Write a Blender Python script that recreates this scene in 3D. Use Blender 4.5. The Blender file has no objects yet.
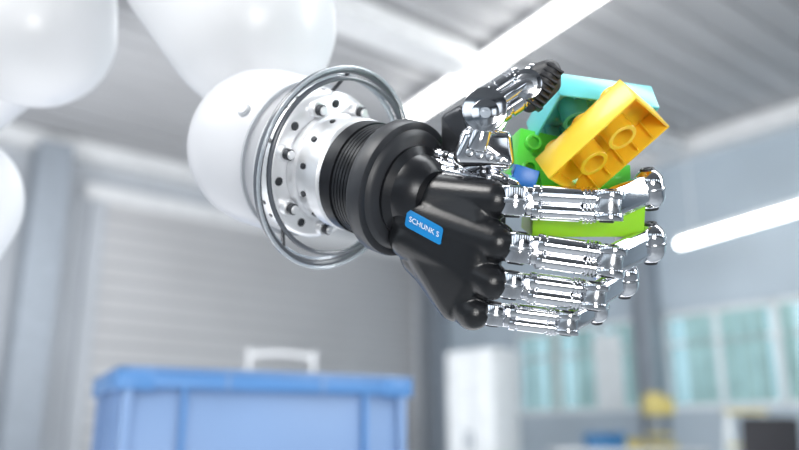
import bpy, bmesh, math, random
from mathutils import Vector, Matrix
from mathutils.bvhtree import BVHTree
random.seed(3)
sc=bpy.context.scene
try:
    sc.view_settings.view_transform='Standard'
except Exception: pass
# ---------------- camera
F=777.0; S=0.0006; PITCH=math.radians(15.5)
cd=bpy.data.cameras.new('camera'); cam=bpy.data.objects.new('camera',cd); sc.collection.objects.link(cam)
cam.location=(0,0,1.1); cam.rotation_euler=(math.pi/2+PITCH,0,0)
cd.lens=35; cd.sensor_width=36; cd.clip_start=0.02; cd.clip_end=200
cd.dof.use_dof=True; cd.dof.focus_distance=0.475; cd.dof.aperture_fstop=3.6
sc.camera=cam
CM=Matrix.Translation((0,0,1.1))@Matrix.Rotation(math.pi/2+PITCH,4,'X')
M=CM@Matrix.Scale(S,4)      # hand modelling units (0.6 mm) -> metres
def H(x,y,d=0):
    q=F+d
    return Vector(((x-400)*q/F,(225-y)*q/F,-q))
def W(x,y,yf):
    r=CM.to_3x3()@Vector(((x-400)/F,(225-y)/F,-1))
    return Vector((0,0,1.1))+r*(yf/r.y)
# ---------------- materials
def mat(name,col,rough=0.5,metal=0.0,var=0.06,nscale=8,bump=0.0,bscale=60,trans=0,emit=0,coat=0,sss=0,alpha=1):
    m=bpy.data.materials.new(name); m.use_nodes=True; nt=m.node_tree; N=nt.nodes; L=nt.links
    b=N['Principled BSDF']
    tc=N.new('ShaderNodeTexCoord'); nz=N.new('ShaderNodeTexNoise'); nz.inputs['Scale'].default_value=nscale
    L.new(tc.outputs['Object'],nz.inputs['Vector'])
    cr=N.new('ShaderNodeValToRGB')
    c=Vector(col)
    cr.color_ramp.elements[0].position=.3; cr.color_ramp.elements[1].position=.7
    cr.color_ramp.elements[0].color=(*[max(0,k*(1-var)) for k in c],1)
    cr.color_ramp.elements[1].color=(*[min(1,k*(1+var)) for k in c],1)
    L.new(nz.outputs['Fac'],cr.inputs['Fac']); L.new(cr.outputs['Color'],b.inputs['Base Color'])
    b.inputs['Roughness'].default_value=rough; b.inputs['Metallic'].default_value=metal
    b.inputs['Transmission Weight'].default_value=trans
    b.inputs['Coat Weight'].default_value=coat
    b.inputs['Alpha'].default_value=alpha
    if sss:
        b.inputs['Subsurface Weight'].default_value=sss; b.inputs['Subsurface Scale'].default_value=0.01
    if emit:
        b.inputs['Emission Color'].default_value=(*col,1); b.inputs['Emission Strength'].default_value=emit
    if bump:
        n2=N.new('ShaderNodeTexNoise'); n2.inputs['Scale'].default_value=bscale; n2.inputs['Detail'].default_value=4
        L.new(tc.outputs['Object'],n2.inputs['Vector'])
        bp=N.new('ShaderNodeBump'); bp.inputs['Strength'].default_value=bump; bp.inputs['Distance'].default_value=0.002
        L.new(n2.outputs['Fac'],bp.inputs['Height']); L.new(bp.outputs['Normal'],b.inputs['Normal'])
    return m
chrome=mat('polished_aluminium',(.82,.83,.86),.10,1,.03,40)
steel=mat('satin_steel',(.55,.57,.60),.25,1,.08,60)
lsteel=mat('bright_satin_steel',(.86,.87,.89),.36,.6,.04,60)
dsteel=mat('dark_steel',(.05,.053,.06),.35,.6,.1,60)
blackp=mat('black_hand_shell',(.010,.011,.013),.27,0,.15,30,bump=.10,bscale=900)
rubber=mat('black_rubber',(.022,.023,.027),.5)
anod=mat('black_anodised',(.012,.013,.016),.3,.2)
dgrey=mat('dark_grey_plastic',(.024,.026,.031),.42)
whitep=mat('white_robot_paint',(.76,.77,.79),.36,0,.02,3,coat=.1)
whitec=mat('pale_robot_cover',(.60,.61,.64),.38,0,.03,3,coat=.1)
seam=mat('grey_seam',(.40,.42,.45),.5)
tube_d=mat('dark_cable_sheath',(.10,.11,.13),.25,0,coat=.5)
tube_c=mat('clear_hose',(.62,.68,.74),.12,0,.05,10,coat=1,trans=.5)
blue_l=mat('blue_label',(.01,.22,.55),.3)
white_t=mat('white_print',(.9,.93,.96),.5)
orange=mat('yellow_brick_plastic',(1.0,.62,.035),.34,0,.02,5,sss=.25,coat=.15)
teal=mat('teal_brick_plastic',(.14,.60,.64),.3,0,.03,5,sss=.1,coat=.2)
green=mat('green_brick_plastic',(.10,.62,.06),.28,0,.03,5,coat=.2,sss=.1)
lime=mat('lime_brick_plastic',(.34,.74,.03),.28,0,.03,5,coat=.2,sss=.2)
bluebr=mat('blue_brick_plastic',(.02,.20,.68),.35,0,.03,5)
# ---------------- builders
def new_empty(name,loc):
    e=bpy.data.objects.new(name,None); e.empty_display_size=.05; e.location=loc
    sc.collection.objects.link(e); return e
def finish(bm,name,mats,parent=None,T=M,angle=38,smooth=True):
    bmesh.ops.recalc_face_normals(bm,faces=bm.faces)
    me=bpy.data.meshes.new(name); bm.to_mesh(me); bm.free()
    if T is not None: me.transform(T)
    for m in mats: me.materials.append(m)
    if smooth:
        me.polygons.foreach_set('use_smooth',[True]*len(me.polygons))
        try: me.set_sharp_from_angle(angle=math.radians(angle))
        except Exception: pass
    if len(me.vertices):
        co=[v.co for v in me.vertices]
        c=Vector((sum((min(v[i] for v in co),max(v[i] for v in co)))/2 for i in range(3)))
        me.transform(Matrix.Translation(-c))
    else: c=Vector()
    ob=bpy.data.objects.new(name,me); ob.location=c
    sc.collection.objects.link(ob)
    if parent:
        ob.parent=parent; ob.matrix_parent_inverse=Matrix.Translation(parent.location).inverted()
    return ob
def basis(a):
    a=a.normalized(); u=a.orthogonal().normalized(); return a,u,a.cross(u)
def lathe(bm,p0,axis,prof,mi=0,seg=32,ref=None):
    a,u,v=basis(Vector(axis))
    rings=[]
    for t,r in prof:
        c=p0+a*t
        if r<=1e-6: rings.append([bm.verts.new(c)])
        else: rings.append([bm.verts.new(c+(u*math.cos(k*2*math.pi/seg)+v*math.sin(k*2*math.pi/seg))*r) for k in range(seg)])
    fs=[]
    for A,B in zip(rings,rings[1:]):
        for k in range(seg):
            k2=(k+1)%seg
            if len(A)==1 and len(B)==1: continue
            if len(A)==1: f=bm.faces.new((A[0],B[k2],B[k]))
            elif len(B)==1: f=bm.faces.new((A[k],A[k2],B[0]))
            else: f=bm.faces.new((A[k],A[k2],B[k2],B[k]))
            fs.append(f)
    if len(rings[0])>1: fs.append(bm.faces.new(rings[0][::-1]))
    if len(rings[-1])>1: fs.append(bm.faces.new(rings[-1]))
    for f in fs: f.material_index=mi
def rod(bm,p0,p1,r,mi=0,seg=20,bev=None,r1=None):
    L=(p1-p0).length; r1=r if r1 is None else r1; b=min(r,r1)*.25 if bev is None else bev
    lathe(bm,p0,p1-p0,[(0,r-b),(b*.3,r-b*.3),(b,r),(L-b,r1),(L-b*.3,r1-b*.3),(L,r1-b)],mi,seg)
def caps(bm,p0,p1,r0,r1,mi=0,seg=32,n=8):
    L=(p1-p0).length; pr=[]
    for i in range(n+1):
        t=math.pi/2*i/n; pr.append((-r0*math.cos(t),r0*math.sin(t)))
    for i in range(n+1):
        t=math.pi/2*i/n; pr.append((L+r1*math.sin(t),r1*math.cos(t)))
    pr[0]=(-r0,0); pr[-1]=(L+r1,0)
    lathe(bm,p0,p1-p0,pr,mi,seg)
def disc(bm,c,axis,r,h,mi=0,bolt=None,seg=32):
    a=Vector(axis).normalized(); b=min(2,h*.15)
    lathe(bm,c-a*h/2,a,[(0,r-b),(b*.3,r-b*.3),(b,r),(h-b,r),(h-b*.3,r-b*.3),(h,r-b)],mi,seg)
    if bolt is not None:
        for s in(1,-1):
            lathe(bm,c+a*s*(h/2-.5),a*s,[(0,r*.55),(2.2,r*.5),(2.2,r*.28),(.8,r*.28)],bolt,seg)
def box(bm,c,X,Y,Z,mi=0,bev=0,segs=2):
    vs=[bm.verts.new(c+X*i+Y*j+Z*k) for i in(-1,1) for j in(-1,1) for k in(-1,1)]
    fi=[(0,1,3,2),(4,6,7,5),(0,4,5,1),(2,3,7,6),(0,2,6,4),(1,5,7,3)]
    fs=[bm.faces.new([vs[i] for i in f]) for f in fi]
    for f in fs: f.material_index=mi
    if bev:
        es=list({e for f in fs for e in f.edges})
        r=bmesh.ops.bevel(bm,geom=es,offset=bev,segments=segs,profile=.5,affect='EDGES')
        for f in r['faces']: f.material_index=mi
def hull(bm,sph,mi=0,sub=2):
    t=bmesh.new()
    for p,r in sph:
        bmesh.ops.create_icosphere(t,subdivisions=sub,radius=r,matrix=Matrix.Translation(p))
    r=bmesh.ops.convex_hull(t,input=t.verts)
    bmesh.ops.delete(t,geom=[g for g in t.verts if not g.link_faces],context='VERTS')
    kill=list({g for g in r['geom_interior'] if isinstance(g,bmesh.types.BMVert) and g.is_valid})
    if kill: bmesh.ops.delete(t,geom=kill,context='VERTS')
    mp={}
    for v in t.verts: mp[v]=bm.verts.new(v.co)
    for f in t.faces:
        try: nf=bm.faces.new([mp[v] for v in f.verts]); nf.material_index=mi
        except ValueError: pass
    t.free()
def sweep(bm,pts,r,mi=0,seg=12,closed=False):
    n=len(pts); rings=[]; prev=None
    for i,p in enumerate(pts):
        if closed: tn=(pts[(i+1)%n]-pts[i-1]).normalized()
        else: tn=(pts[min(i+1,n-1)]-pts[max(i-1,0)]).normalized()
        u=tn.orthogonal().normalized() if prev is None else (prev-tn*prev.dot(tn)).normalized()
        prev=u; v=tn.cross(u)
        rings.append([bm.verts.new(p+(u*math.cos(k*2*math.pi/seg)+v*math.sin(k*2*math.pi/seg))*r) for k in range(seg)])
    rng=range(n) if closed else range(n-1)
    for i in rng:
        A=rings[i];B=rings[(i+1)%n]
        for k in range(seg):
            f=bm.faces.new((A[k],A[(k+1)%seg],B[(k+1)%seg],B[k])); f.material_index=mi
    if not closed:
        bm.faces.new(rings[0][::-1]).material_index=mi; bm.faces.new(rings[-1]).material_index=mi
def smoothpath(P,n=8):
    out=[]
    for i in range(len(P)-1):
        p0=P[max(i-1,0)];p1=P[i];p2=P[i+1];p3=P[min(i+2,len(P)-1)]
        for k in range(n):
            t=k/n
            out.append(.5*((2*p1)+(p2-p0)*t+(2*p0-5*p1+4*p2-p3)*t*t+(3*p1-p0-3*p2+p3)*t**3))
    out.append(P[-1]); return out
V=Vector
# =================================================================== ROBOTIC HAND
hand=new_empty('robotic_hand',M@H(470,230,40))
bm=bmesh.new()
mc=[((414,194,58),27,(494,200,11),21),((412,214,48),27,(496,242,2),21),
    ((414,236,48),27,(490,281,6),20),((424,254,56),26,(473,312,19),19)]
for a,ra,b,rb in mc: caps(bm,H(*a),H(*b),ra,rb,0,40,8)
hull(bm,[(H(416,198,56),27),(H(476,199,20),20.5),(H(480,240,10),20.5),(H(471,278,14),19.5),(H(455,305,28),17.5),(H(426,253,58),26),(H(415,225,48),27)],0,3)
hull(bm,[(H(410,186,74),18),(H(440,174,52),11),(H(488,186,30),10),(H(440,200,60),14)],0,3)
shell=finish(bm,'back_of_hand_shell',[blackp],hand)
rm=shell.modifiers.new('remesh','REMESH'); rm.mode='VOXEL'; rm.voxel_size=.0008; rm.use_smooth_shade=True
sm=shell.modifiers.new('smooth','SMOOTH'); sm.factor=.6; sm.iterations=12
bm=bmesh.new()
hull(bm,[(H(440,180,80),10),(H(500,186,45),8),(H(498,245,45),8),(H(490,290,50),8),(H(470,310,55),7),(H(440,260,90),12),(H(500,190,85),8),(H(490,280,90),8)],0,2)
for (x,y,d) in((500,198,14),(504,243,8),(497,282,12),(483,313,24)):
    box(bm,H(x,y,d+14),V((12,-1,0)),V((0,11,0)),V((0,0,16)),1,2)
finish(bm,'palm_core',[dsteel,steel],hand)
# --- fingers
def finger(name,K,J1,J2,T,r,w,up=V((.12,1,0))):
    bm=bmesh.new()
    up=up.normalized(); d=(J1-K).normalized(); j=(up-d*up.dot(d)).normalized(); n=d.cross(j)
    if n.z<0: n=-n
    L=(J1-K).length
    disc(bm,K,j,r*1.0,w*2.0,0,2)
    disc(bm,K,j,r*1.12,w*.35,1)
    hull(bm,[(K+d*r*.2+j*w*.6,r*.42),(K+d*r*.2-j*w*.6,r*.42),(K+d*r*1.5+j*w*.6,r*.42),(K+d*r*1.5-j*w*.6,r*.42)],0,2)
    for s,rr,oy in((1,r*.66,w*.50),(-1,r*.60,w*.60)):
        a=K+d*r*1.2+j*s*oy; e=J1-d*r*.7+j*s*oy
        Lb=(e-a).length
        pr=[(0,rr*.7),(.8,rr*.93),(2,rr),(7,rr),(7.5,rr*.8),(9,rr*.8),(9.5,rr*.97),(Lb*.74,rr*.95),(Lb*.745,rr*.80),(Lb*.78,rr*.8),(Lb*.79,rr*1.05)]
        t=Lb*.79
        while t<Lb-5:
            pr+=[(t+2.0,rr*1.05),(t+2.4,rr*.86),(t+3.4,rr*.86),(t+3.8,rr*1.05)]; t+=3.8
        pr+=[(Lb,rr*.9)]
        lathe(bm,a,d,pr,0,28)
    box(bm,(K+J1)/2-n*r*.45,d*(L/2-r*.8),j*w*.45,n*r*.35,2,2)
    for s in(1,-1):
        disc(bm,J1+j*s*w*.74,j,r*1.05,w*.52,0)
        lathe(bm,J1+j*s*w*.99,j*s,[(0,r*.5),(2,r*.45),(2,r*.25),(1,r*.25)],2,20)
    disc(bm,J1,j,r*.86,w*1.25,1)
    hull(bm,[(J1-d*r*.9+j*w*.62,r*.42),(J1-d*r*.9-j*w*.62,r*.42),(J1+n*r*.25+j*w*.6,r*.42),(J1+n*r*.25-j*w*.6,r*.42)],0,2)
    m=(J2-J1).normalized(); jm=(j-m*j.dot(m)).normalized()
    hull(bm,[(J1+m*r*.5+jm*w*.46,r*.58),(J1+m*r*.5-jm*w*.46,r*.58),(J2-m*r*.3+jm*w*.40,r*.55),(J2-m*r*.3-jm*w*.40,r*.55)],0,3)
    for s in(1,-1):
        hull(bm,[(J1+jm*s*w*.68,r*.36),(J1+m*r*1.2+jm*s*w*.70,r*.42),(J2+jm*s*w*.66,r*.45)],0,2)
    caps(bm,J2-jm*w*.42,J2+jm*w*.42,r*1.02,r*1.02,0,36,8)
    disc(bm,J2,jm,r*1.08,w*.22,1)
    for s in(1,-1): lathe(bm,J2+jm*s*(w*.42+r*.9),jm*s,[(0,r*.5),(2.4,r*.45),(2.4,r*.22),(1.2,r*.22)],2,20)
    t_=(T-J2).normalized(); Lt=(T-J2).length
    lathe(bm,J2,t_,[(0,r*.6),(Lt*.15,r*.95),(Lt*.26,r*.98),(Lt*.3,r*.86),(Lt*.34,r*.86),(Lt*.38,r*.95),(Lt*.6,r*.92),(Lt*.8,r*.78),(Lt*.93,r*.48),(Lt,0)],0,28)
    finish(bm,name,[chrome,steel,dsteel],hand)
finger('index_finger',H(513,201,6),H(608,206,0),H(650,189,46),H(616,196,100),15.5,15)
finger('middle_finger',H(518,248,0),H(610,261,-3),H(651,243,48),H(618,238,102),15.5,15)
finger('ring_finger',H(511,285,6),H(594,296,5),H(625,279,53),H(594,270,98),14.5,13)
finger('little_finger',H(494,314,18),H(567,323,16),H(597,307,56),H(570,292,96),13,11)
# --- thumb
bm=bmesh.new()
zc=V((-.15,.1,1)).normalized()
hull(bm,[(H(450,152,75),9),(H(449,120,70),8),(H(462,112,60),8),(H(472,150,55),9)],2,2)
hull(bm,[(H(464,156,22),11),(H(506,161,22),9),(H(472,138,20),12),(H(503,140,24),10),(H(480,168,40),9)],0,3)
for k in range(4):
    disc(bm,H(470+k*10,153+k*2,8),zc,4,6,1)
rod(bm,H(476,152,16),H(485,116,14),12,0,24)
for s in(-1,1):
    disc(bm,H(486,113,20)+zc*s*13,zc,23,9,0)
disc(bm,H(486,113,20),zc,18,34,1)
disc(bm,H(486,113,2.5),zc,14,3,0)
lathe(bm,H(486,113,1.5),zc,[(0,6),(2,5.5),(2,3),(1,3)],1,28)
A=H(484,111,18);B=H(526,84,24); d=(B-A).normalized(); j=d.cross(V((0,0,1))).normalized()
for s in(1,-1):
    a=A+d*8+j*s*11; rr=11
    pr=[(0,rr*.8),(1,rr*.95),(3,rr),(12,rr),(13,rr*.8),(15,rr*.8),(16,rr)]
    for q in range(3): pr+=[(28+q*4,rr),(28.5+q*4,rr*.84),(30+q*4,rr*.84),(30.5+q*4,rr)]
    pr+=[(44,rr*.9)]
    lathe(bm,a,d,pr,0,28)
rod(bm,A+V((0,0,10)),B+V((0,0,8)),7,0,16)
hull(bm,[(A+j*15,8),(A-j*15,8),(A+d*16+j*12,8),(A+d*16-j*12,8)],0,2)
hull(bm,[(A+d*34+j*12,8),(A+d*34-j*12,8),(B+j*8,8),(B-j*8,8)],0,2)
for s in(1,-1): disc(bm,H(527,87,24)+zc*s*10,zc,16,6,0)
disc(bm,H(527,87,24),zc,12,27,1)
disc(bm,H(527,87,10),zc,7.5,3,1)
hull(bm,[(H(530,95,30),12),(H(542,80,30),11),(H(532,72,30),9)],0,3)
finish(bm,'thumb',[chrome,steel,dsteel],hand)
bm=bmesh.new()
P0_=H(530,104,26);P1_=H(549,72,24); d=(P1_-P0_).normalized(); j=d.cross(V((0,0,1))).normalized()
if j.x<0: j=-j
hull(bm,[(P0_,9),(P1_,13),(H(540,76,30),14),(H(538,99,34),10),(H(551,84,32),11)],0,3)
L=(P1_-P0_).length
for q in range(8):
    t=0+q*(L+4)/7
    box(bm,P0_+d*t+j*3+V((0,0,3)),d*1.4,j*(10.5 if q<6 else 10),V((0,0,10.5)),0,1.2)
finish(bm,'thumb_tip_pad',[rubber],hand)
bm=bmesh.new()
for (a,b,r) in(((420,160,66),(500,178,26),6),((428,152,72),(486,166,40),6.5),((440,170,46),(506,185,16),5.5)):
    A=H(*a);B=H(*b);L=(B-A).length
    pr=[(0,r*.6),(1.5,r)]
    t=8
    while t<L-10:
        pr+=[(t,r),(t+.5,r*.78),(t+2.5,r*.78),(t+3,r)]; t+=9 if t<L*.6 else 5
    pr+=[(L-1,r),(L,r*.6)]
    lathe(bm,A,B-A,pr,0,24)
hull(bm,[(H(492,180,20),8),(H(514,186,16),7),(H(510,179,36),7),(H(488,174,36),7)],0,3)
for x,y,d_ in((432,160,55),(458,166,44),(484,174,24),(505,181,8),(446,156,58)):
    disc(bm,H(x,y,d_),V((0,.5,1)),4.2,6,1,2)
hull(bm,[(H(415,160,90),12),(H(450,152,80),10),(H(440,175,85),12),(H(495,170,70),10)],1,2)
finish(bm,'tendon_drive',[chrome,dsteel,steel],hand)
# label
bpy.context.view_layer.update()
dg=bpy.context.evaluated_depsgraph_get()
sev=shell.evaluated_get(dg); sme=sev.to_mesh()
wv=[shell.matrix_world@v.co for v in sme.vertices]
bvh=BVHTree.FromPolygons(wv,[tuple(p.vertices) for p in sme.polygons])
camp=V((0,0,1.1))
def project(p,off):
    dr=(p-camp).normalized(); h=bvh.ray_cast(camp,dr)
    return (h[0]-dr*off) if h[0] is not None else p
def labelpt(u,v):
    ex=V((18,9.8)); ey=V((-1.5,8.8)); return H(424.5+u*ex.x+v*ey.x,227+u*ex.y+v*ey.y,-30)
bm=bmesh.new(); n=24; g={}
for i in range(n+1):
    for k in range(n+1):
        u=-1+2*i/n; v=-1+2*k/n
        cu=.16;cv=.28
        if abs(u)>1-cu and abs(v)>1-cv:
            a=(abs(u)-(1-cu))/cu;b=(abs(v)-(1-cv))/cv;l=math.hypot(a,b);mx=max(a,b)
            if l>0: a,b=a*mx/l,b*mx/l
            u=math.copysign(1-cu+a*cu,u); v=math.copysign(1-cv+b*cv,v)
        g[i,k]=bm.verts.new(project(M@labelpt(u,v),.0004))
for i in range(n):
    for k in range(n): bm.faces.new((g[i,k],g[i+1,k],g[i+1,k+1],g[i,k+1]))
finish(bm,'blue_label',[blue_l],hand,None)
tcv=bpy.data.curves.new('label_text','FONT'); tcv.body='SCHUNK S'; tcv.size=1; tcv.align_x='CENTER'; tcv.align_y='CENTER'
to=bpy.data.objects.new('tmp_text',tcv); sc.collection.objects.link(to); bpy.context.view_layer.update()
dg=bpy.context.evaluated_depsgraph_get(); tm=bpy.data.meshes.new_from_object(to.evaluated_get(dg))
xs=[v.co.x for v in tm.vertices]; hw=max(xs)
bm=bmesh.new(); bm.from_mesh(tm)
bmesh.ops.triangulate(bm,faces=bm.faces)
for v in bm.verts: v.co=project(M@labelpt(v.co.x/hw*.82,-v.co.y/.36*.30),.0009)
bpy.data.objects.remove(to)
finish(bm,'label_text',[white_t],hand,None)
# =================================================================== WRIST + ARM
arm=new_empty('robot_arm',M@H(300,150,160))
ax=V((.73,-.25,.64)).normalized(); W0=H(408,190,60)
def at(t): return W0+ax*t
bm=bmesh.new()
lathe(bm,at(7),ax,[(0,50),(3,50),(8,42),(22,38),(30,28)],0,64)
finish(bm,'wrist_mount',[anod],hand)
bm=bmesh.new()
pr=[(-20,70),(-19,73),(-16,74.5),(-3,74.5),(0,73.5),(1,71),(1,66),(3,64),(6,60),(6,0)]
lathe(bm,at(0),ax,[(-20,0)]+pr,0,96)
finish(bm,'wrist_disc',[dgrey],arm)
bm=bmesh.new()
pr=[(-72,0),(-72,60)]
t=-71
pr+=[(t,64),(t+16,64),(t+16.5,61),(t+18,61)]
t+=18
for q in range(5): pr+=[(t,62.5),(t+3.4,62.5),(t+3.4,59.5),(t+4.6,59.5)]; t+=4.6
pr+=[(t,63),(-22,63),(-22,0)]
lathe(bm,at(0),ax,pr,0,96)
finish(bm,'wrist_coupling',[anod],arm)
bm=bmesh.new()
lathe(bm,at(0),ax,[(-128,0),(-128,62),(-126,64),(-116,64),(-115,60),(-112,60),(-111,61.5),(-94,61.5),(-93,65),(-76,65),(-74,62),(-71,60),(-71,0)],0,96)
for q in range(12):
    a_,u_,v_=basis(ax); th=q*math.pi/6+.2; dirv=u_*math.cos(th)+v_*math.sin(th)
    disc(bm,at(-102)+dirv*61.5,dirv,3.5,4,1)
finish(bm,'silver_collar',[lsteel,dsteel],arm)
bm=bmesh.new()
lathe(bm,at(0),ax,[(-158,0),(-158,86),(-154,88),(-134,88),(-130,85),(-128,80),(-128,0)],0,96)
a_,u_,v_=basis(ax)
for q in range(14):
    th=q*2*math.pi/14+.15; dirv=u_*math.cos(th)+v_*math.sin(th)
    c=at(-128)+dirv*74
    if q%2: lathe(bm,c,ax,[(0,9),(8,9),(9,8),(9,5),(17,5),(18,4)],0,24); lathe(bm,c+ax*9,ax,[(0,6.5),(6,6.5),(7,5)],2,20)
    else: disc(bm,c,ax,5,3,2)
for q in range(28):
    th=q*2*math.pi/28; dirv=u_*math.cos(th)+v_*math.sin(th)
    disc(bm,at(-144)+dirv*88,dirv,2.6,2,2)
finish(bm,'flange_ring',[lsteel,chrome,dsteel],arm)
bm=bmesh.new()
def ring(t,r,rr,mi,ofs=V((0,0,0)),wob=0,tilt=0):
    a2=(ax+V((0,0,tilt))).normalized(); a_,u_,v_=basis(a2)
    pts=[at(t)+ofs+(u_*math.cos(k*2*math.pi/72)+v_*math.sin(k*2*math.pi/72))*(r+wob*math.sin(2*k*2*math.pi/72+1)) for k in range(72)]
    sweep(bm,pts,rr,mi,12,True)
ring(-112,115,4.4,0)
ring(-124,111,3.6,1,V((4,-4,0)),2)
ring(-102,104,2.8,0,V((0,3,0)),2,.05)
ring(-106,118.5,2.0,1)
for q in range(5):
    a_,u_,v_=basis(ax); th=q*2*math.pi/5+.5; dirv=u_*math.cos(th)+v_*math.sin(th)
    rod(bm,at(-140)+dirv*84,at(-113)+dirv*113,2.4,2,10)
finish(bm,'cable_hoop',[tube_d,tube_c,dsteel],arm)
bm=bmesh.new()
lathe(bm,at(0),ax,[(-324,0),(-323,22),(-318,50),(-308,72),(-290,88),(-268,97),(-240,100),(-190,98),(-172,94),(-158,86),(-158,0)],0,96)
lathe(bm,at(0),ax,[(-170,80),(-170,95.5),(-167,95.5),(-167,80)],1,96)
p=at(-190); dirv=(V((0,0,1))-ax*ax.z).normalized(); dirv=(dirv+ax.cross(dirv)*-.3).normalized()
disc(bm,p+dirv*97,dirv,8,5,1)
disc(bm,p+dirv*99,dirv,6,4,0)
finish(bm,'wrist_housing',[whitec,seam],arm)
def sk(name,pts,mi_m):
    bm=bmesh.new()
    for (p,r),(q,s) in zip(pts,pts[1:]): caps(bm,p,q,r,s,0,64,14)
    ob=finish(bm,name,[mi_m],arm)
    m=ob.modifiers.new('r','REMESH'); m.mode='VOXEL'; m.voxel_size=.004; m.use_smooth_shade=True
    s_=ob.modifiers.new('s','SMOOTH'); s_.iterations=20; s_.factor=.6
    return ob
sk('forearm_link',[(H(260,64,305),92),(H(250,24,310),122),(H(205,-40,330),124),(H(195,-130,350),112),(H(120,-210,400),112),(H(45,-130,430),118)],whitep)
sk('elbow_link',[(H(40,-125,430),112),(H(34,28,430),124)],whitep)
sk('shoulder_link',[(H(20,25,440),100),(H(-95,130,500),95),(H(-56,200,500),122),(H(-130,330,560),110)],whitep)
bm=bmesh.new()
bp=M@H(-150,330,570)
lathe(bm,V((bp.x,bp.y,0)),V((0,0,1)),[(0,.17),(.02,.17),(.025,.10),(.06,.09),(bp.z-.05,.075),(bp.z,.07)],0,48)
finish(bm,'pedestal',[whitep],arm,None)
# =================================================================== BRICKS
def brick(name,P0,A,B,nL,nW,cell,h,m,under=1,studs=True):
    a=A.normalized(); b=(B-a*B.dot(a)).normalized(); c=a.cross(b)*under
    L=nL*cell; Wd=nW*cell; w=cell*.06
    bm=bmesh.new()
    def bx(u0,u1,v0,v1,w0,w1,bev=.8):
        box(bm,P0+a*(u0+u1)/2+b*(v0+v1)/2+c*(w0+w1)/2,a*(u1-u0)/2,b*(v1-v0)/2,c*(w1-w0)/2,0,bev)
    bx(0,L,0,Wd,0,w*1.3)
    bx(0,L,0,w,.3,h); bx(0,L,Wd-w,Wd,.3,h); bx(0,w,.3,Wd-.3,.3,h-.02); bx(L-w,L,.3,Wd-.3,.3,h-.02)
    if studs:
        for i in range(nL):
            for k in range(nW):
                lathe(bm,P0+a*(i+.5)*cell+b*(k+.5)*cell+c*1,-c,[(0,cell*.3),(cell*.24,cell*.3),(cell*.27,cell*.28),(cell*.27,cell*.2),(cell*.12,cell*.2)],0,28)
    for i in range(1,nL):
        for k in range(1,nW):
            R=cell*.41; r=cell*.29
            lathe(bm,P0+a*i*cell+b*k*cell+c*1,c,[(0,R),(h-4,R),(h-3.5,R-.4),(h-3.5,r+.3),(h-4,r),(2,r),(2,0)],0,32)
    for i in range(1,nL*2):
        bx(i*cell/2-.6,i*cell/2+.6,w,w+cell*.09,1,h-2,0); bx(i*cell/2-.6,i*cell/2+.6,Wd-w-cell*.09,Wd-w,1,h-2,0)
    return finish(bm,name,[m],None,M,30)
def sgn(A,B,C):
    a=A.normalized(); b=(B-a*B.dot(a)).normalized(); return 1 if a.cross(b).dot(C)>0 else -1
A=V((72,71,40));B=V((56,-12,-46));C=V((14,-25,20))
brick('toy_brick',H(535,159,40),A,B,3,2,39,31,orange,sgn(A,B,C))
A=V((95,-8,-24));B=V((-42,-30,-36));C=V((.17,-.89,.42))
brick('toy_brick',H(554,72,66),A,B,3,2,40,34,teal,sgn(A,B,C))
A=V((10,60,-14));B=V((50,-6,-8))
brick('toy_brick',H(514,180,84),A,B,2,2,31,34,green,sgn(A,B,V((0,0,-1))))
A=V((100,6,-6));B=V((0,10,-100))
brick('toy_brick',H(541,170,84),A,B,3,2,34,30,green,sgn(A,B,V((0,-1,0))))
A=V((100,0,-4));B=V((0,8,-50))
brick('toy_brick',H(534,199,26),A,B,4,2,29.5,40,lime,sgn(A,B,V((0,-1,0))),True)
A=V((26,-8,0));B=V((4,3,-50))
brick('toy_brick',H(517,164,36),A,B,1,1,26,20,bluebr,sgn(A,B,V((0,-1,0))),False)
# =================================================================== ROOM
br=math.radians(39.2)
u=V((-math.sin(br),math.cos(br),0)); v=V((math.cos(br),math.sin(br),0)); C0=V((.5,13.5,0)); Z=V((0,0,1))
def R(a,b,z): return C0+v*a+u*b+Z*z
def rbox(bm,a0,a1,b0,b1,z0,z1,mi=0,bev=0):
    box(bm,R((a0+a1)/2,(b0+b1)/2,(z0+z1)/2),v*(a1-a0)/2,u*(b1-b0)/2,Z*(z1-z0)/2,mi,bev)
def robj(name,boxes,mats,parent=None):
    bm=bmesh.new()
    for b in boxes: rbox(bm,*b)
    return finish(bm,name,mats,parent,None,30)
m_floor=mat('grey_floor',(.32,.34,.36),.35,0,.08,1.5)
m_ceil=mat('grey_sheet_ceiling',(.50,.505,.52),.6,0,.08,.6)
m_wall=mat('pale_wall',(.54,.57,.61),.7,0,.05,1)
m_wallb=mat('bluegrey_wall',(.46,.54,.61),.7,0,.06,1)
m_wallf=mat('dark_reflection_wall',(.12,.13,.15),.7,0,.06,1)  # kept dark to give the chrome contrast in its reflections
m_door=mat('roller_door_metal',(.66,.66,.67),.42,.2,.08,.5)
m_doord=mat('roller_door_joint',(.48,.49,.51),.5,.2,.05,.5)
m_beam=mat('painted_beam',(.90,.91,.92),.5)
m_col=mat('grey_steel_column',(.34,.38,.43),.5,.2)
m_frame=mat('window_frame',(.80,.85,.87),.5)
m_lamp=mat('lamp_tube',(1,.99,.96),.5,emit=7)
CH=4.86
robj('floor',[(-18,3,-20,.2,-.1,0)],[m_floor])
robj('ceiling',[(-18,.3,-20,.3,CH,CH+.1)],[m_ceil])
robj('wall_back',[(-18,-5.76,0,.2,0,CH),(-5.76,-.3,0,.2,4.16,CH),(-.3,.3,0,.2,0,CH)],[m_wall])
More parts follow.
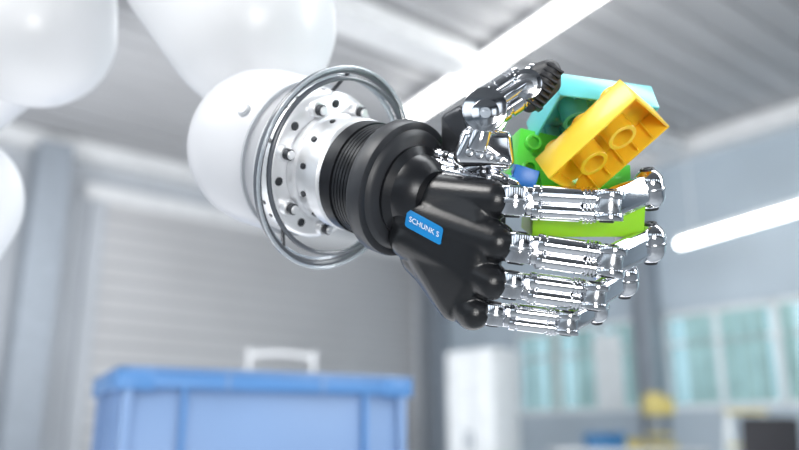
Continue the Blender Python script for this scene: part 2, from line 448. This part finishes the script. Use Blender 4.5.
robj('wall_right',[(0,.2,-20,0,0,1.46),(0,.2,-20,0,2.68,CH),(0,.2,-2.02,0,1.46,2.68),(0,.2,-4.55,-4.3,1.46,2.68),(0,.2,-20,-11,1.46,2.68)],[m_wallb])
robj('wall_left',[(-18.2,-18,-20,0,0,.9),(-18.2,-18,-20,0,4,CH)]+[(-18.2,-18,-20+k*4,-19+k*4,.9,4) for k in range(5)],[m_wallb])
robj('unseen_reflection_wall',[(-18,.2,-20.2,-20,0,1.1),(-18,.2,-20.2,-20,3.6,CH)]+[(-18+k*3.6,-16.4+k*3.6,-20.2,-20,1.1,3.6) for k in range(6)],[m_wallf])  # unseen wall added behind camera; piers and gaps stripe the chrome reflections
bm=bmesh.new(); z=0; sl=.21
while z+sl<4.0:
    rbox(bm,-5.75,-.31,-.05,-.0,z,z+sl*.74)
    rbox(bm,-5.75,-.31,-.02,-.0,z+sl*.74,z+sl,1)
    z+=sl
rbox(bm,-5.75,-.31,-.05,-.0,z,4.16)
rbox(bm,-5.70,-.34,-.08,.0,0,.12)
finish(bm,'door_1',[m_door,m_doord],None,None,30)
robj('trim_1',[(-6.0,-.2,-.14,-.06,4.14,4.34)],[m_beam])
robj('trim_3',[(-5.9,-5.70,-.10,-.0,0,4.13),(-.34,-.22,-.10,-.0,0,4.13)],[m_wall])
robj('trim_2',[(-18,.0,-.3,-.0,CH-.25,CH-.02),(-.25,0,-20,-.3,CH-.25,CH-.02)],[m_beam])
robj('steel_column',[(-.28,-.04,-.55,-.51,0,CH-.26),(-.28,-.04,-.36,-.32,0,CH-.26),(-.18,-.14,-.51,-.36,0,CH-.26)],[m_col])
robj('steel_column',[(-.3,-.02,-4.56,-4.52,0,CH-.26),(-.3,-.02,-4.34,-4.30,0,CH-.26),(-.18,-.14,-4.52,-4.34,0,CH-.26)],[m_col])
robj('steel_column',[(-6.75,-6.35,-.36,-.32,0,CH-.26),(-6.75,-6.35,-.66,-.62,0,CH-.26),(-6.57,-6.53,-.62,-.36,0,CH-.26)],[m_col])
bs=[]
b=-19.5
while b<-.4:
    bs.append((-18,-.3,b,b+.10,CH-.045,CH+.0)); b+=.34
robj('ceiling_ribs',bs,[m_ceil])
for nm,bb in(('ceiling_beam',(-18,-.3,-5.3,-4.95,CH-.25,CH-.05)),('ceiling_beam',(-18,-.3,-9.6,-9.25,CH-.25,CH-.05))):
    robj(nm,[bb],[m_beam])
def glassmat():
    m=bpy.data.materials.new('tinted_glass'); m.use_nodes=True; nt=m.node_tree;N=nt.nodes;L=nt.links
    N.clear(); o=N.new('ShaderNodeOutputMaterial'); mx=N.new('ShaderNodeMixShader'); t=N.new('ShaderNodeBsdfTransparent'); g=N.new('ShaderNodeBsdfGlossy')
    t.inputs[0].default_value=(.60,.72,.73,1); g.inputs['Roughness'].default_value=.1; mx.inputs[0].default_value=.08
    L.new(t.outputs[0],mx.inputs[1]);L.new(g.outputs[0],mx.inputs[2]);L.new(mx.outputs[0],o.inputs[0]); return m
m_glass=glassmat()
m_curt=mat('teal_blind',(.36,.56,.55),.7,0,.2,3)
for wi,(s0,s1) in enumerate(((2.02,4.3),(4.55,11.0))):
    bx_=[(.08,.10,-s1,-s0,1.46,2.68,1)]
    n=max(2,round((s1-s0)/.75))
    for k in range(n+1):
        c=-s0-(s1-s0)*k/n; bx_.append((.03,.13,c-.04,c+.04,1.46,2.68,0))
    bx_+= [(.03,.13,-s1,-s0,1.46,1.53,0),(.03,.13,-s1,-s0,2.61,2.68,0),(.04,.12,-s1,-s0,2.25,2.29,0)]
    k=0; c=-s1+.05
    while c<-s0-.15:
        if random.random()<.6: bx_.append((.04,.05,c,c+.13,1.5,2.66,2))
        c+=.17
    if wi==0: bx_.append((.01,.03,-3.9,-3.45,1.48,2.5,0))
    robj('window_%d'%(wi+1),bx_,[m_frame,m_glass,m_curt])
def lampfix(p,q,w):
    d=(q-p).normalized(); s=d.cross(Z).normalized(); n=s.cross(d)
    if n.z<0: n=-n
    bm=bmesh.new(); c=(p+q)/2; L=(q-p).length/2
    box(bm,c+n*(w*.46+.02),d*L,s*w*.5,n*.025,0)
    caps(bm,p,q,w*.46,w*.46,1,16,4)
    for t in(.1,.9):
        x=p.lerp(q,t); rod(bm,x+Z*(w*.46+.03),V((x.x,x.y,CH)),.006,0,8)
    return finish(bm,'ceiling_lamp',[m_beam,m_lamp],None,None,30)
lampfix(W(408,119,8.1),W(640,-37,5.3),.16)
lampfix(W(681,244,8.9),W(860,191,6.6),.10)
lampfix(W(500,2,7.6),W(560,-42,6.5),.14)
# =================================================================== CRATE + TABLE
m_cr=mat('blue_crate_plastic',(.17,.27,.46),.45,0,.04,4)
m_cr2=mat('blue_crate_rim',(.075,.21,.46),.4,0,.04,4)
cl=W(119,365,1.33); ctop=cl.z
cx=V((.507,.26,0)).normalized(); cy=V((-cx.y,cx.x,0))
cw,cdp,chh=.562,.33,.32
bm=bmesh.new()
def cb(x0,x1,y0,y1,z0,z1,mi=0,bev=.003):
    o=V((cl.x,cl.y,ctop))
    box(bm,o+cx*(x0+x1)/2+cy*(y0+y1)/2+Z*(z0+z1)/2,cx*(x1-x0)/2,cy*(y1-y0)/2,Z*(z1-z0)/2,mi,bev)
e=.012; t=.004
cb(e,cw-e,e,e+t,-chh,-.01,0,.001); cb(e,cw-e,cdp-e-t,cdp-e,-chh,-.01,0,.001)
cb(e,e+t,e,cdp-e,-chh,-.01,0,.001); cb(cw-e-t,cw-e,e,cdp-e,-chh,-.01,0,.001); cb(e,cw-e,e,cdp-e,-chh,-chh+t,0,.001)
for (x0,x1,y0,y1) in((0,cw,0,.016),(0,cw,cdp-.016,cdp),(0,.016,0,cdp),(cw-.016,cw,0,cdp)):
    cb(x0,x1,y0,y1,-.036,-.004,1,.003)
    cb(x0+.003,x1-.003,y0+.003,y1-.003,-.006,.0,1,.001)
    cb(x0-.003 if x0==0 else x0,x1+.003 if x1==cw else x1,y0-.003 if y0==0 else y0,y1+.003 if y1==cdp else y1,-.007,-.002,0,.001)
for (x,y) in((0,0),(cw-.06,0),(0,cdp-.02),(cw-.06,cdp-.02)):
    cb(x-.002,x+.062,y-.002,y+.022,-.040,-.001,1,.004)
for x in(.115,cw-.10): cb(x-.004,x+.004,.001,.014,-chh+.01,-.033,1,.001)
for x in(.02,cw-.02): cb(x-.008,x+.008,.001,.014,-chh+.01,-.033,0,.001)
for x in(.19,cw-.19): cb(x-.003,x+.003,-.002,.006,-.036,-.002,0,.001)
for y in(.06,.17,.28):
    cb(.001,.014,y-.003,y+.003,-chh+.01,-.035); cb(cw-.014,cw-.001,y-.003,y+.003,-chh+.01,-.035)
finish(bm,'plastic_crate',[m_cr,m_cr2],None,None,30)
m_tab=mat('table_top',(.55,.56,.57),.4); m_leg=mat('table_frame',(.3,.32,.35),.4,.6)
bm=bmesh.new()
def tb(x0,x1,y0,y1,z0,z1,mi=0):
    o=V((cl.x,cl.y,0)); box(bm,o+cx*(x0+x1)/2+cy*(y0+y1)/2+Z*(z0+z1)/2,cx*(x1-x0)/2,cy*(y1-y0)/2,Z*(z1-z0)/2,mi,.003)
tz=ctop-chh-.001
tb(-.1,1.2,-.1,.7,tz-.035,tz,0)
for x in(-.06,1.12):
    for y in(-.06,.62): tb(x,x+.05,y,y+.05,0,tz-.035,1)
tb(-.02,1.13,-.05,-.02,tz-.10,tz-.035,1); tb(-.02,1.13,.63,.66,tz-.10,tz-.035,1)
finish(bm,'work_table',[m_tab,m_leg],None,None,30)
bm=bmesh.new(); p1=W(250,355,3.4); p2=W(314,358,3.5); hz=p1.z
pts=smoothpath([V((p1.x,p1.y,.16)),V((p1.x,p1.y,hz-.1)),V((p1.x+.02,p1.y,hz)),V((p2.x-.02,p2.y,hz)),V((p2.x,p2.y,hz-.1)),V((p2.x,p2.y,.16))],8)
sweep(bm,pts,.010,0,10)
mid=(p1+p2)/2
rod(bm,V((p1.x,p1.y,hz-.12)),V((p2.x,p2.y,hz-.12)),.01,0,10)
box(bm,V((mid.x,mid.y+.3,.16)),V((.2,0,0)),V((0,.34,0)),V((0,0,.015)),1,.004)
for sx in(-.15,.15):
    for sy in(.04,.56): lathe(bm,V((mid.x+sx-.015,mid.y+sy,.075)),V((1,0,0)),[(0,.07),(.003,.075),(.027,.075),(.03,.07)],2,24)
m_tr=mat('trolley_tube',(.68,.69,.71),.4,.1)
finish(bm,'hand_trolley',[m_tr,m_col,rubber],None,None,30)
# cabinet
m_cab=mat('white_cabinet_paint',(.78,.81,.83),.5)
cc=W(446,352,9.0); ce=W(492,352,8.5)
bm=bmesh.new(); zc_=cc.z; f=V((ce.x-cc.x,ce.y-cc.y,0)); wl=f.length; fx=f.normalized(); fy=V((-fx.y,fx.x,0))
def kb(x0,x1,y0,y1,z0,z1,mi=0,bev=.006):
    o=V((cc.x,cc.y,0)); box(bm,o+fx*(x0+x1)/2+fy*(y0+y1)/2+Z*(z0+z1)/2,fx*(x1-x0)/2,fy*(y1-y0)/2,Z*(z1-z0)/2,mi,bev)
kb(0,wl,.02,.45,.08,zc_); kb(.02,wl-.02,.04,.43,0,.09,1)
kb(.01,wl/2-.004,0,.02,.1,zc_-.02); kb(wl/2+.004,wl-.01,0,.02,.1,zc_-.02)
kb(wl/2-.05,wl/2-.03,-.03,0,1.0,1.2,1); kb(wl/2+.03,wl/2+.05,-.03,0,1.0,1.2,1)
finish(bm,'storage_cabinet',[m_cab,m_col],None,None,30)
m_yel=mat('yellow_paint',(.62,.52,.18),.4); m_bl=mat('blue_bin_plastic',(.05,.20,.42),.4); m_bk=mat('black_fabric',(.03,.03,.035),.8)
bm=bmesh.new(); bc=W(640,440,8.2)
def wb(x0,x1,y0,y1,z0,z1,mi=0,bev=.004):
    box(bm,V((bc.x,bc.y,0))+V(((x0+x1)/2,(y0+y1)/2,(z0+z1)/2)),V(((x1-x0)/2,0,0)),V((0,(y1-y0)/2,0)),V((0,0,(z1-z0)/2)),mi,bev)
BT=1.02
wb(-.9,.6,-.3,.3,BT-.04,BT)
for x in(-.86,.54):
    for y in(-.27,.23): wb(x,x+.05,y,y+.05,0,BT-.04,1)
wb(-.85,.55,.0,.28,.3,.33,1)
finish(bm,'workbench',[m_tr,m_col],None,None,30)
def binobj(x,y,w,d,h,m,name):
    global bm
    bm=bmesh.new()
    wb(x-w/2,x+w/2,y-d/2,y+d/2,BT+.001,BT+.01)
    for a in(-1,1):
        wb(x+a*(w/2)-.008,x+a*(w/2)+.008,y-d/2,y+d/2,BT+.003,BT+h); wb(x-w/2,x+w/2,y+a*(d/2)-.008,y+a*(d/2)+.008,BT+.003,BT+h*(.55 if a<0 else 1))
    wb(x-w/2-.012,x+w/2+.012,y+d/2-.01,y+d/2+.012,BT+h-.02,BT+h)
    finish(bm,name,[m],None,None,30)
binobj(-.36,0,.34,.3,.16,m_bl,'storage_bin')
binobj(-.09,.02,.16,.3,.10,m_yel,'storage_bin')
bm=bmesh.new()
wb(.04,.34,-.15,.15,BT+.001,BT+.05); lathe(bm,V((bc.x+.19,bc.y+.08,BT+.05)),Z,[(0,.03),(.45,.03)],1,16)
wb(.08,.33,-.16,.12,BT+.33,BT+.50); wb(.12,.28,-.02,.15,BT+.48,BT+.56,0,.02); lathe(bm,V((bc.x+.19,bc.y-.08,BT+.18)),Z,[(0,.012),(.1,.03),(.16,.03)],1,16)
wb(.08,.3,-.14,.06,BT+.12,BT+.15)
finish(bm,'bench_drill',[m_yel,m_col],None,None,30)
bm=bmesh.new(); oc=W(785,440,5.6)
o=V((oc.x,oc.y,0))
def ob_(c,X,Y,Zz,mi=0,b=.03): box(bm,o+V(c),V(X),V(Y),V(Zz),mi,b,3)
ob_((0,0,.50),(.24,0,0),(0,.23,0),(0,0,.04)); ob_((0,.22,.98),(.21,0,0),(0,.03,.01),(0,-.04,.28))
lathe(bm,o+V((0,0,.1)),Z,[(0,.03),(.37,.025)],1,16); ob_((0,.24,.62),(.03,0,0),(0,.012,0),(0,0,.14),1,.005)
for k in range(5):
    a=k*2*math.pi/5; dd=V((math.cos(a),math.sin(a),0)); rod(bm,o+Z*.12,o+dd*.3+Z*.09,.02,1,12)
    lathe(bm,o+dd*.3+Z*.032-dd.cross(Z)*.02,dd.cross(Z),[(0,.028),(.004,.032),(.036,.032),(.04,.028)],0,16)
finish(bm,'office_chair',[m_bk,m_col],None,None,30)
bm=bmesh.new(); lc=W(746,412,6.6); o=V((lc.x,lc.y,0)); lz=lc.z
for s in(-.18,.18):
    rod(bm,o+V((s*1.2,-.25,0)),o+V((s*.8,0,lz)),.018,0,10); rod(bm,o+V((s*1.2,.3,0)),o+V((s*.8,.03,lz)),.014,0,10)
for k in range(1,5):
    f_=k/5; box(bm,o+V((0,-.25*(1-f_),lz*f_)),V((.18,0,0)),V((0,.04,0)),V((0,0,.012)),1,.003)
box(bm,o+V((0,.02,lz)),V((.15,0,0)),V((0,.09,0)),V((0,0,.015)),1,.004)
finish(bm,'step_ladder',[m_frame,m_yel],None,None,30)
# =================================================================== LIGHT
w=bpy.data.worlds.new('sky'); sc.world=w; w.use_nodes=True; N=w.node_tree.nodes; L=w.node_tree.links
bg=N['Background']; tc=N.new('ShaderNodeTexCoord'); sp=N.new('ShaderNodeSeparateXYZ'); cr=N.new('ShaderNodeValToRGB')
L.new(tc.outputs['Generated'],sp.inputs[0]); mr=N.new('ShaderNodeMapRange'); mr.inputs[1].default_value=-.3; mr.inputs[2].default_value=.6
L.new(sp.outputs['Z'],mr.inputs[0]); L.new(mr.outputs[0],cr.inputs[0]); L.new(cr.outputs[0],bg.inputs[0])
cr.color_ramp.elements[0].color=(.35,.37,.38,1); cr.color_ramp.elements[0].position=.28
cr.color_ramp.elements[1].color=(.80,.90,1,1); cr.color_ramp.elements[1].position=.42
bg.inputs[1].default_value=1.8
def area(name,loc,tgt,sx,sy,p,col=(1,1,1)):
    l=bpy.data.lights.new(name,'AREA'); l.shape='RECTANGLE'; l.size=sx; l.size_y=sy; l.energy=p; l.color=col
    o=bpy.data.objects.new(name,l); o.location=loc; o.rotation_euler=(V(tgt)-V(loc)).to_track_quat('-Z','Y').to_euler(); sc.collection.objects.link(o)
hc=M@H(480,220,60)
area('added_key_light',(-.75,-.3,2.3),hc,.6,.6,22,(1,.99,.97))  # added key light for the hand, no fixture in the hall
area('added_side_light',(1.5,.5,1.8),hc,.4,1.0,14,(.93,.97,1))  # added side light on the hand from the right, no real source
area('added_front_fill',(.45,-.9,.9),M@H(590,150,40),.5,.5,13,(1,.99,.97))  # added fill from behind the camera to brighten the bricks
area('added_hall_fill',(-4,1.0,4.5),(-3.6,4.0,0),4,3,210,(.95,.98,1))  # added overhead fill for the left of the hall, not a fixture
area('added_hall_fill',(-3,6,3.0),(-1.5,11,2.2),3,2,80,(.97,.98,1))  # added fill aimed at the roller door, not a fixture
area('added_hall_fill',(1.8,1.2,4.5),(2.6,6.5,0),4,3,320,(.95,.98,1))  # added overhead fill for the right of the hall, not a fixture
area('added_ceiling_fill',(-.5,4.5,.4),(0,5,5),6,6,170,(.98,.98,1))  # added upward fill to lift the ceiling, no such lamp in the hall
